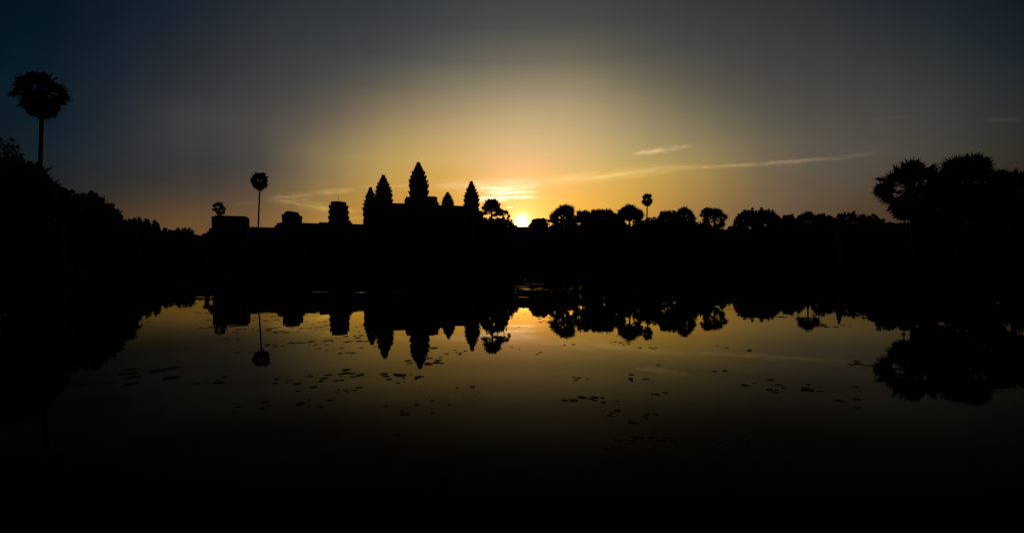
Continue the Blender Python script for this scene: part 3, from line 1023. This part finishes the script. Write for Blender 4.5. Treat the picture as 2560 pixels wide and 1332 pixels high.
def tree(label, outline, D, seed, n_leaf, leaf, bottom_px, cat='tree', name='broadleaf_tree', group=None, clumps=26, rmin=.8, rmax=1.8, depth=None, trunk_px=None, ground_z=LAND, clear=0.0, hollow=False):
    """Crown follows the skyline `outline` (photo px at distance D); real depth, limbs and trunk."""
    rs = np.random.default_rng(seed)
    P = [at(x, y, D) for x, y in outline]
    xs = np.array([p.x for p in P]); zs = np.array([p.z for p in P])
    order = np.argsort(xs); xs, zs = xs[order], zs[order]
    x0, x1 = xs[0], xs[-1]
    zb = zpx(outline[0][0], bottom_px, D)
    depth = depth or (x1 - x0) * .35
    cents, rads = [], []
    # skyline clumps first, then inner ones
    m = clumps
    for i in range(m):
        x = x0 + (x1 - x0) * ((i + rs.uniform(.2, .8)) / m)
        z = np.interp(x, xs, zs)
        r = rs.uniform(rmin, rmax)
        r = min(r, max(.35, (z - zb) * .5), max(.45, min(x - x0, x1 - x)*1.2 + .4))
        edge = 1 - abs((x - x0)/(x1 - x0)*2 - 1)**2
        cents.append((x, D + rs.uniform(-.6, .6)*depth*edge, z - r*.92)); rads.append(r)
    for i in range(m * (12 if name != 'broadleaf_tree' else 5)):
        x = rs.uniform(x0, x1)
        z = np.interp(x, xs, zs)
        r = rs.uniform(rmin, rmax)
        zc = rs.uniform(zb + r*.3, max(zb + r*.31, z - r*1.4))
        edge = 1 - abs((x - x0)/(x1 - x0)*2 - 1)**2
        cents.append((x, D + rs.uniform(-1, 1)*depth*edge, zc)); rads.append(min(r, max(.3, (z - zc))))
    tx = at(trunk_px, 600, D).x if trunk_px else (x0 + x1)/2
    base = Vector((tx, D, ground_z))
    t = empty(name, base, label, cat, group)
    mb = MB()
    Ht = max(zs) - ground_z
    fork = Vector((tx + rs.uniform(-.3, .3), D, ground_z + max(.4, Ht*.32)))
    tr = max(.08, Ht * .028)
    mb.tube([tuple(base - Vector((0, 0, .3))), tuple((base + fork)/2 + Vector((.1, 0, 0))), tuple(fork)], [tr*1.3, tr, tr*.85], 8)
    for i in range(min(14, m)):
        c = Vector(cents[int(i * m / min(14, m))])
        mid = fork.lerp(c, .5) + Vector((rs.uniform(-.3, .3), rs.uniform(-.3, .3), rs.uniform(0, .5)))
        mb.tube([tuple(fork), tuple(mid), tuple(c)], [tr*.6, tr*.32, tr*.1], 5)
    mb.build('trunk', BARK, t, tuple(base), True)
    mb = MB()
    if not hollow:
        blob_core(mb, cents, rads, rs)
    leaf_cloud(mb, cents, rads, n_leaf, leaf, rs)
    # stray sprigs breaking the outline
    sp = np.array([(c[0] + rs.normal(0, .3), c[1], c[2] + r*.95 + rs.uniform(-.1, .25)) for c, r in zip(cents[:m], rads[:m])])
    leaf_cloud(mb, sp, np.full(len(sp), rmin*.45), n_leaf//10, leaf, rs)
    mb.build('crown', LEAF, t, tuple(base))
    return t


tree('large spreading tree sloping down to the pond on the left bank', [(100, 520), (118, 497), (125, 488), (140, 483), (160, 479), (185, 478), (205, 481), (215, 489), (232, 500), (245, 511), (258, 512), (264, 513), (270, 521), (275, 535), (290, 544), (303, 552), (312, 563), (324, 580), (332, 600)], 58, 51, 22000, .17, 655, clumps=40, rmin=.55, rmax=1.3, trunk_px=190)
tree('tall open-branched tree cut by the left picture edge', [(-130, 380), (-80, 345), (-40, 338), (-8, 345), (4, 350), (8, 372), (20, 365), (36, 371), (40, 384), (44, 400)], 62, 52, 3500, .2, 470, hollow=True, clumps=24, rmin=.5, rmax=1.1, trunk_px=-40)
tree('dark shrubby tree at the foot of the left bank palms', [(-140, 430), (-60, 408), (0, 402), (40, 406), (80, 425), (108, 452), (122, 490), (132, 540), (142, 600)], 38, 53, 14000, .15, 728, clumps=34, rmin=.5, rmax=1.1, trunk_px=30)
tree('round low tree far behind the left bank tree', [(303, 566), (310, 559), (318, 554), (330, 552.5), (338, 556), (343, 556), (345, 551), (355, 548.5), (368, 549.5), (376, 554), (381, 562), (392, 570), (412, 574), (424, 578)], 220, 54, 5000, .55, 600, clumps=22, rmin=1.4, rmax=2.6)
tree('small distant tree left of the corner pavilion', [(418, 581), (437, 578.5), (445, 574), (455, 572.5), (465, 571), (474, 574), (482, 582)], 240, 55, 2500, .55, 600, clumps=14, rmin=1.2, rmax=2.2)
tree('dark sloping bush in front of the gallery roof, just left of the sun', [(1196, 556), (1205, 546), (1215, 551), (1228, 549), (1238, 550), (1250, 546), (1262, 544.5), (1270, 547), (1277, 553), (1283, 561.5), (1289, 565), (1296, 572)], 145, 56, 9000, .24, 640, clumps=30, rmin=.6, rmax=1.3, name='bush', cat='bush')
tree('small ragged bush around the trunks of the two fan palms left of the sun', [(1203, 566), (1209, 555), (1217, 551), (1230, 547), (1244, 547), (1254, 552), (1262, 560), (1268, 570)], 71, 70, 5000, .12, 650, clumps=18, rmin=.3, rmax=.6, name='bush', cat='bush')
tree('leafy slope of bushes right of the right end tower', [(1176, 528), (1190, 525), (1198, 527), (1203, 533), (1208, 541), (1216, 550), (1228, 562)], 205, 57, 3000, .4, 600, clumps=12, rmin=.8, rmax=1.5, name='bush', cat='bush')
tree('bush mass below the dense broad fan palm crown', [(1367, 578), (1376, 562), (1388, 558), (1400, 553), (1420, 551), (1436, 552), (1450, 546), (1470, 543), (1490, 546), (1510, 545), (1530, 549), (1548, 553), (1558, 562)], 106, 58, 8000, .2, 650, clumps=30, rmin=.6, rmax=1.2, name='bush', cat='bush')
tree('bush mass between the umbrella-shaped palm and the bush-buried palm', [(1552, 572), (1565, 566), (1580, 560), (1592, 560), (1604, 547), (1614, 552), (1622, 546), (1632, 549), (1640, 545), (1650, 538), (1660, 534), (1675, 531), (1690, 536), (1700, 552), (1715, 556), (1728, 556), (1742, 560)], 99, 59, 9000, .2, 650, clumps=34, rmin=.55, rmax=1.1, name='bush', cat='bush')
tree('small rounded bush left of the double-headed palm', [(1736, 570), (1744, 560), (1750, 556), (1757, 559), (1770, 560), (1790, 566), (1806, 574), (1818, 582)], 119, 60, 4000, .22, 640, clumps=16, rmin=.5, rmax=1.0, name='bush', cat='bush')
tree('large billowing broadleaf tree at the right with several tufted tops', [(1812, 582), (1820, 571), (1834, 566), (1838, 560), (1845, 556), (1852, 548), (1851, 537), (1858, 531), (1866, 524.5), (1874, 529), (1881, 526), (1888, 524.5), (1897, 527), (1903, 531), (1911, 528), (1921, 529.5), (1928, 536), (1936, 541), (1942, 543), (1949, 549), (1957, 552)], 230, 61, 11000, .5, 610, clumps=44, rmin=1.1, rmax=2.4)
tree('low rounded tree left of the domed fan palm', [(1945, 552), (1955, 547), (1959, 542), (1968, 540.5), (1982, 540.5), (1990, 544), (2000, 548), (2010, 556)], 210, 62, 5000, .5, 610, clumps=18, rmin=1.2, rmax=2.2)
tree('low rounded tree right of the domed fan palm', [(2030, 552), (2042, 541), (2050, 538), (2062, 537), (2072, 541), (2080, 545), (2090, 548), (2098, 553)], 205, 63, 5000, .5, 610, clumps=18, rmin=1.0, rmax=2.0)
tree('tufted tree left of the tiny feathery palm', [(2086, 552), (2095, 545), (2099, 536), (2108, 535), (2116, 532.5), (2128, 534), (2134, 540), (2146, 538.5), (2156, 543), (2166, 545), (2178, 544), (2196, 543), (2204, 549), (2210, 554)], 200, 64, 6500, .45, 610, clumps=30, rmin=.9, rmax=1.8)
tree('dark waterside shrub below the leftmost right bank palm', [(2150, 596), (2176, 584), (2200, 572), (2215, 562), (2235, 556), (2260, 560), (2290, 570), (2318, 572), (2350, 570), (2372, 564), (2400, 560)], 60, 65, 9000, .16, 690, clumps=30, rmin=.5, rmax=1.0, name='shrub', cat='shrub')
tree('dark waterside shrub below the middle right bank palm', [(2376, 570), (2400, 555), (2430, 552), (2460, 560), (2490, 572), (2520, 566), (2560, 555), (2620, 560), (2700, 575)], 58, 66, 11000, .16, 690, clumps=34, rmin=.5, rmax=1.1, name='shrub', cat='shrub')
tree('low hedge of scrub along the right bank before the far trees', [(1800, 596), (1850, 588), (1900, 584), (1960, 588), (2010, 582), (2060, 584), (2110, 580), (2160, 578), (2200, 582), (2240, 590)], 100, 67, 9000, .24, 650, clumps=44, rmin=.6, rmax=1.2, name='shrub', cat='shrub', depth=5)


# far wood that closes the horizon: an uneven massed canopy with a leafy edge
fm = MB()
rs = np.random.default_rng(99)


def wood_top(px):
    y = np.interp(px, [-900, 0, 300, 420, 520, 700, 1360, 1385, 1790, 1812, 1850, 1950, 2080, 2210, 2600, 3500], [560, 575, 582, 583, 585, 587, 587, 564, 563, 578, 572, 558, 552, 556, 556, 560])
    return float(y)


cents, rads = [], []
nseg = 150
for px in np.linspace(-700, 3300, 260):
    for dd in (275, 300):
        d = dd + rs.uniform(-8, 8)
        z = zpx(px, wood_top(px) + rs.uniform(-1.2, 4.0) + (4 if dd == 300 else 0), d)
        x = at(px, 600, d).x
        r = rs.uniform(2.4, 4.2)
        cents.append((x, d, z - r)); rads.append(r)
        for q_ in range(4):
            zz = (z - r) * (q_ + .4) / 4.2
            cents.append((x + rs.uniform(-2, 2), d + rs.uniform(-5, 5), zz)); rads.append(r*rs.uniform(1.15, 1.5))
blob_core(fm, cents, rads, rs, .95)
leaf_cloud(fm, cents, np.array(rads)*1.03, 30000, .75, rs)
fw = fm.build('distant_forest', LEAF)
tag(fw, 'low dark line of far woodland closing the horizon behind temple and trees', 'forest', kind='stuff')

# two tapering stone posts by the water at the right (read in the pond as tapering shapes)
def post(label, px, D, tip_reflect, wpx):
    d = ray(px, tip_reflect)
    h = -(EYE + d.z * (D / d.y))
    h = abs(h)
    p = at(px, 640, D)
    wv = wpx / F * D / 2
    o = empty('stone_post', (p.x, D, LAND - .05), label, 'stone post', 'tapering posts on the right bank')
    mb = MB()
    prof = [(0, 1.15), (.10, 1.15), (.12, .8), (.5, .85), (.66, 1.0), (.78, .95), (.90, .62), (.94, .42), (.98, .40), (1.0, .28)]
    n = 14
    H0 = h - LAND
    mb.rings([[(p.x + wv*b*math.cos(2*math.pi*i/n), D + wv*b*math.sin(2*math.pi*i/n), LAND - .05 + a*(H0 + .05)) for i in range(n)] for a, b in prof[:6]])
    mb.build('shaft', STONE, o, (p.x, D, LAND - .05), True)
    mb = MB()
    mb.rings([[(p.x + wv*b*math.cos(2*math.pi*i/n), D + wv*b*math.sin(2*math.pi*i/n), LAND - .05 + a*(H0 + .05)) for i in range(n)] for a, b in prof[5:]])
    mb.build('bud_top', STONE, o, (p.x, D, LAND - .05), True)


post('slim tapering stone post mirrored in the water below the tufted far tree', 2098, 62, 809, 15)
post('thicker tapering stone post mirrored beside the right bank palm reflection', 2222, 60, 826, 19)

# ------------------------------------------------------------------ lily pads
ZA = (480, 640, 4.162, [(40,583,50),(75,598,60),(160,592,50),(210,600,60),(165,665,60),(85,750,70),(160,752,60),(205,735,60),(485,763,60),(548,762,50),(445,790,60),(470,798,40),(355,862,50),(385,883,35),(475,862,50),(475,1002,50),(600,1000,45),(645,993,40),(655,640,60),(640,672,40),(640,760,40),(700,780,50),(775,672,60),(885,665,60),(845,628,70),(775,627,40),(800,760,80),(865,748,40),(910,742,40),(800,778,50),(860,790,60),(930,780,50),(990,795,50),(880,797,50),(960,795,40),(1100,781,35),(1140,657,60),(1190,682,40),(1185,711,30),(1250,712,30),(1140,755,50),(1200,752,40),(1240,745,40),(1300,742,50),(1350,738,40),(1230,768,30),(1285,772,25),(1380,680,60),(1320,685,40),(1395,722,50),(780,918,50),(855,915,45),(780,935,40),(800,925,40),(870,937,50),(940,933,60),(1000,912,30),(1030,900,50),(1070,907,60),(1120,900,60),(1170,902,50),(1240,890,80),(1270,937,35),(1220,932,25),(1290,915,40),(1345,908,35),(1325,960,45),(1300,962,30),(1275,972,20),(1390,883,60),(1445,875,60),(1400,926,50),(1460,888,40),(1465,907,25),(1405,978,35),(1505,850,35),(1560,955,60),(1610,893,65),(1660,884,40),(1540,1010,50),(1540,1024,30),(1618,1003,50),(1680,1007,70),(1760,955,50),(1600,835,60),(1690,830,50),(1760,825,60),(1720,850,70),(1740,885,80),(1810,886,70),(1760,723,40),(1710,740,40),(1740,783,35),(1605,1183,90),(1600,1218,90),(1540,1226,60),(1670,1220,70),(1550,1246,35),(1770,1225,60),(1740,1240,90),(1675,1256,70),(1420,1237,75),(1228,1246,70),(1370,1272,75),(1345,1300,55),(1500,1293,60),(1560,1290,50),(1995,1226,90),(2020,1250,80),(2050,1280,70),(880,1278,60),(865,1322,60),(1095,1327,90),(1020,1288,45),(985,1308,40),(335,1255,60),(275,1285,40),(285,1310,100),(160,1308,40)])
ZB = (880, 640, 4.162, [(585,1088,70),(605,1116,65),(810,1063,70),(855,956,90),(920,1051,50),(895,1082,75),(875,1108,100),(935,1115,50),(780,1110,70),(790,1125,80),(825,1130,40),(1070,976,30),(1090,1000,40),(1130,1007,40),(1120,1023,50),(1178,988,45),(985,1015,55),(240,947,30),(500,1238,140),(455,1228,70),(615,1230,45),(700,1256,100),(665,1277,50),(540,1268,45),(548,1307,25),(483,1320,40),(1440,1008,40),(1660,948,35),(1740,967,25),(1928,1018,35),(1958,1000,45),(1740,738,30),(1960,688,50),(1950,655,40),(1800,607,40),(1730,640,30),(2000,675,40)])
ZC = (1340, 640, 4.162, [(787,899,30),(823,892,35),(882,900,50),(907,925,35),(925,882,35),(955,897,45),(965,915,45),(1080,954,55),(1193,951,45),(1222,964,45),(1252,950,35),(293,925,40),(390,918,50),(1880,933,30),(1987,955,40),(1272,1134,40),(395,1260,45),(445,1265,55),(420,1287,50),(537,1276,35),(993,1232,70),(985,1273,55),(985,1288,45),(1000,1303,30),(1145,1279,70),(1855,1199,55),(1970,1194,55)])
ZD = (1740, 640, 4.162, [(558,975,60),(553,988,50),(780,1287,75),(608,1322,35),(1670,1097,70),(1620,1128,70),(1690,1122,90),(1798,1136,95),(1750,1160,40),(1365,599,60),(1310,702,60),(1320,716,80),(1320,730,80),(1370,741,60),(1455,737,60),(1530,720,60),(1600,730,35),(890,633,120),(345,552,60)])
ZF = (560, 900, 3.657, [(678,277,40),(815,245,80),(1045,265,30),(1035,288,35),(1105,277,45),(1128,290,30),(1190,275,50),(1235,250,65),(2132,254,35),(2273,244,55),(700,398,90),(778,362,35),(778,418,35),(870,415,60),(895,430,60),(968,366,60),(1478,417,45),(1762,406,50),(1910,368,40),(2060,405,40),(1910,480,40),(1655,490,85),(1630,464,50),(385,378,70),(360,437,65),(410,410,40),(100,397,45),(135,425,55),(98,473,40),(1590,672,50)])
ZG = (1300, 860, 2.977, [(465,395,70),(400,417,70),(333,416,50),(525,405,50),(557,396,60),(612,398,40),(555,417,40),(620,433,45),(725,422,30),(985,371,30),(1022,373,50),(1080,361,40),(727,492,50),(690,509,45),(672,530,50),(945,519,40),(930,536,50),(937,552,40),(907,568,30),(1008,521,45),(835,578,60),(872,591,35),(1675,306,60),(1747,290,25),(1930,303,55),(1965,327,40),(1855,337,50),(1908,340,30),(1895,355,55),(2142,299,45),(2118,325,60),(2110,342,50),(2150,340,70),(2235,350,40),(2495,317,40),(2505,408,55),(2360,418,60),(2410,427,40),(2510,470,50),(735,715,50),(870,685,110),(835,714,55),(825,740,45),(970,690,60),(1050,710,80),(1090,692,60),(1145,715,60),(645,772,60),(710,762,80),(975,767,60),(1490,730,50),(1690,715,60)])
ZH = (0, 640, 3.172, [(1050,893,110),(1025,928,130),(1065,957,120),(1050,1010,110),(1250,908,130),(1372,885,100),(1360,963,120),(845,1003,120),(655,1017,90),(1570,1010,45),(1640,997,40),(1735,1003,90),(1770,958,65),(1885,763,50),(1125,550,45),(1170,525,35),(1145,661,70),(1050,630,40),(1120,725,40),(970,725,60),(950,745,70),(960,765,80),(1330,470,50),(1400,465,60),(1450,462,60),(1120,485,60),(1040,485,60),(1320,1245,80),(1380,1205,40)])
pads = []
for ox, oy, s, lst in (ZA, ZB, ZC, ZD, ZF, ZG, ZH):
    for x, y, w_ in lst:
        p = (ox + x/s, oy + y/s, w_/s)
        if all(abs(p[0]-q_[0]) > 3 or abs(p[1]-q_[1]) > 1.2 for q_ in pads):
            pads.append(p)


def pad_mesh(seed):
    r = random.Random(seed)
    n = 22
    notch = r.uniform(.12, .3)
    top = [(0, 0, .004)]
    for ring_, zz in ((.6, .002), (1.0, 0)):
        for k in range(n):
            th = notch + (2*math.pi - 2*notch) * k / (n - 1)
            rr = ring_ * (1 + .05*math.sin(th*3 + seed) + .03*math.sin(th*7 + seed*2))
            lift = (.018 if ring_ == 1.0 else 0) * max(0, math.sin(th*2 + seed*1.7)) * r.uniform(.4, 1.2)
            top.append((rr*math.cos(th), rr*math.sin(th), zz + lift))
    bot = [(x*.97, y*.97, z - .012) for x, y, z in top[1 + n:]]
    vs = top + bot
    fs = []
    for k in range(n - 1):
        fs.append((0, 1 + k, 2 + k))
        fs.append((1 + k, 1 + n + k, 2 + n + k, 2 + k))
        fs.append((1 + n + k, 1 + 2*n + k, 2 + 2*n + k, 2 + n + k))
    mb = MB(); mb.add(vs, fs)
    o = mb.build('lily_pad', PAD, smooth=True)
    return o


def pad_label(x, y):
    if y > 1050: return 'dim lily pad barely showing in the darkest water near the bottom of the picture'
    if x < 480:
        return 'dark lily pad in the long thin rows left of the pavilion reflection' if y < 830 else 'large faint lily pad in the blue-black water at the lower left'
    if x < 700:
        return 'lily pad strung in the rows across the pavilion and tall palm reflection' if y < 890 else 'lily pad in the dim water below the slender palm reflection, left of the main rafts'
    if x < 905:
        return 'lily pad in the crowded rows beside the ruined gable and ruined tower reflections' if y < 892 else ('lily pad in the dark raft below the ruined tower reflection' if y < 985 else 'faint lily pad drifting below the dark raft left of centre')
    if x < 1140:
        if y < 890: return 'lily pad drifting among the mirrored lotus-bud towers'
        if y < 915: return 'lily pad in the cluster around the mirrored central tower tip'
        return 'broad lily pad in the raft just below the mirrored central tower tip' if y < 970 else 'scattered lily pad in dim water well below the mirrored central tower'
    if x < 1330:
        return 'lily pad near the mirrored fan palms beside the bright sun reflection' if y < 900 else 'lone lily pad in the glowing water below the sun reflection'
    if x < 1500:
        return 'lily pad in the golden water right of the sun reflection' if y < 900 else ('lily pad in the small trio under the cloud streak reflection' if y < 970 else 'lily pad in the dark raft below the small trio right of centre')
    if x < 1760:
        return 'lily pad below the mirrored umbrella palm and lone tall palm' if y < 885 else ('lily pad in the little group beside the mirrored pale wisp of cloud' if y < 975 else 'lily pad in the slanting dark string at lower right of centre')
    if x < 2060:
        return 'lily pad in the dark rows beside the mirrored domed palm' if y < 860 else 'lily pad in the loose scatter right of the mirrored cloud streak'
    return 'lily pad in the short rows by the mirrored stone posts' if y < 860 else 'lily pad in the dim group left of the big mirrored right bank palms'


protos = [pad_mesh(k) for k in range(5)]
used = set()
for i, (x, y, w_) in enumerate(pads[:296]):
    p = on_water(x, y)
    k = i % 5
    if k in used:
        o = protos[k].copy(); col.objects.link(o)
    else:
        o = protos[k]; used.add(k)
    r = w_ / 2 / F * p.y
    o.location = (p.x, p.y, .0022 + .0009*((i*7) % 5))
    depth_k = random.Random(i).uniform(.75, 1.1)
    o.scale = (r, r*depth_k, r)
    o.rotation_euler = (0, 0, random.Random(i*3).uniform(-.6, .6) + (math.pi if i % 2 else 0))
    lb = pad_label(x, y)
    tag(o, lb, 'lily pad', lb.replace('lily pad', 'lily pads', 1))

# the crowded far pads and floating specks nobody could count
fp = MB()
rs = np.random.default_rng(5)
cand = []
while len(cand) < 2200:
    x = rs.uniform(-24, 20); y = rs.uniform(23, 60)
    dens = (math.sin(x*.35 + y*.9) + math.sin(y*1.7 + x*.12 + 1.0) + 1.2*math.sin(y*.6 - x*.2))
    if dens > .25 + rs.uniform(-.5, .8):
        cand.append((x, y, rs.uniform(.10, .30)))
for x, y, r in cand:
    n = 8
    a0 = rs.uniform(0, 6.28)
    ring1 = [(x + r*math.cos(a0 + 5.6*k/n), y + r*math.sin(a0 + 5.6*k/n), .006 + rs.uniform(0, .006)) for k in range(n + 1)]
    fp.add([(x, y, .006)] + ring1, [(0, k + 1, k + 2) for k in range(n)])
tag(fp.build('far_lily_pads', DARK_LEAF), 'thick scatter of tiny floating leaves across the far half of the pond', 'floating leaves', kind='stuff')
sp = MB()
for k in range(90):
    px = rs.uniform(1030, 1200); py = 985 + (px - 1115)*.03 + rs.normal(0, 9)
    p = on_water(px, py)
    r = rs.uniform(.003, .010)
    sp.add([(p.x + r*math.cos(2*math.pi*i/6), p.y + r*1.2*math.sin(2*math.pi*i/6), .001) for i in range(6)] + [(p.x, p.y, .002)], [(i, (i+1) % 6, 6) for i in range(6)])
tag(sp.build('floating_specks', DARK_LEAF), 'sprinkle of tiny dark specks on the water below the mirrored central tower', 'floating specks', kind='stuff')
print('PADS', len(pads))
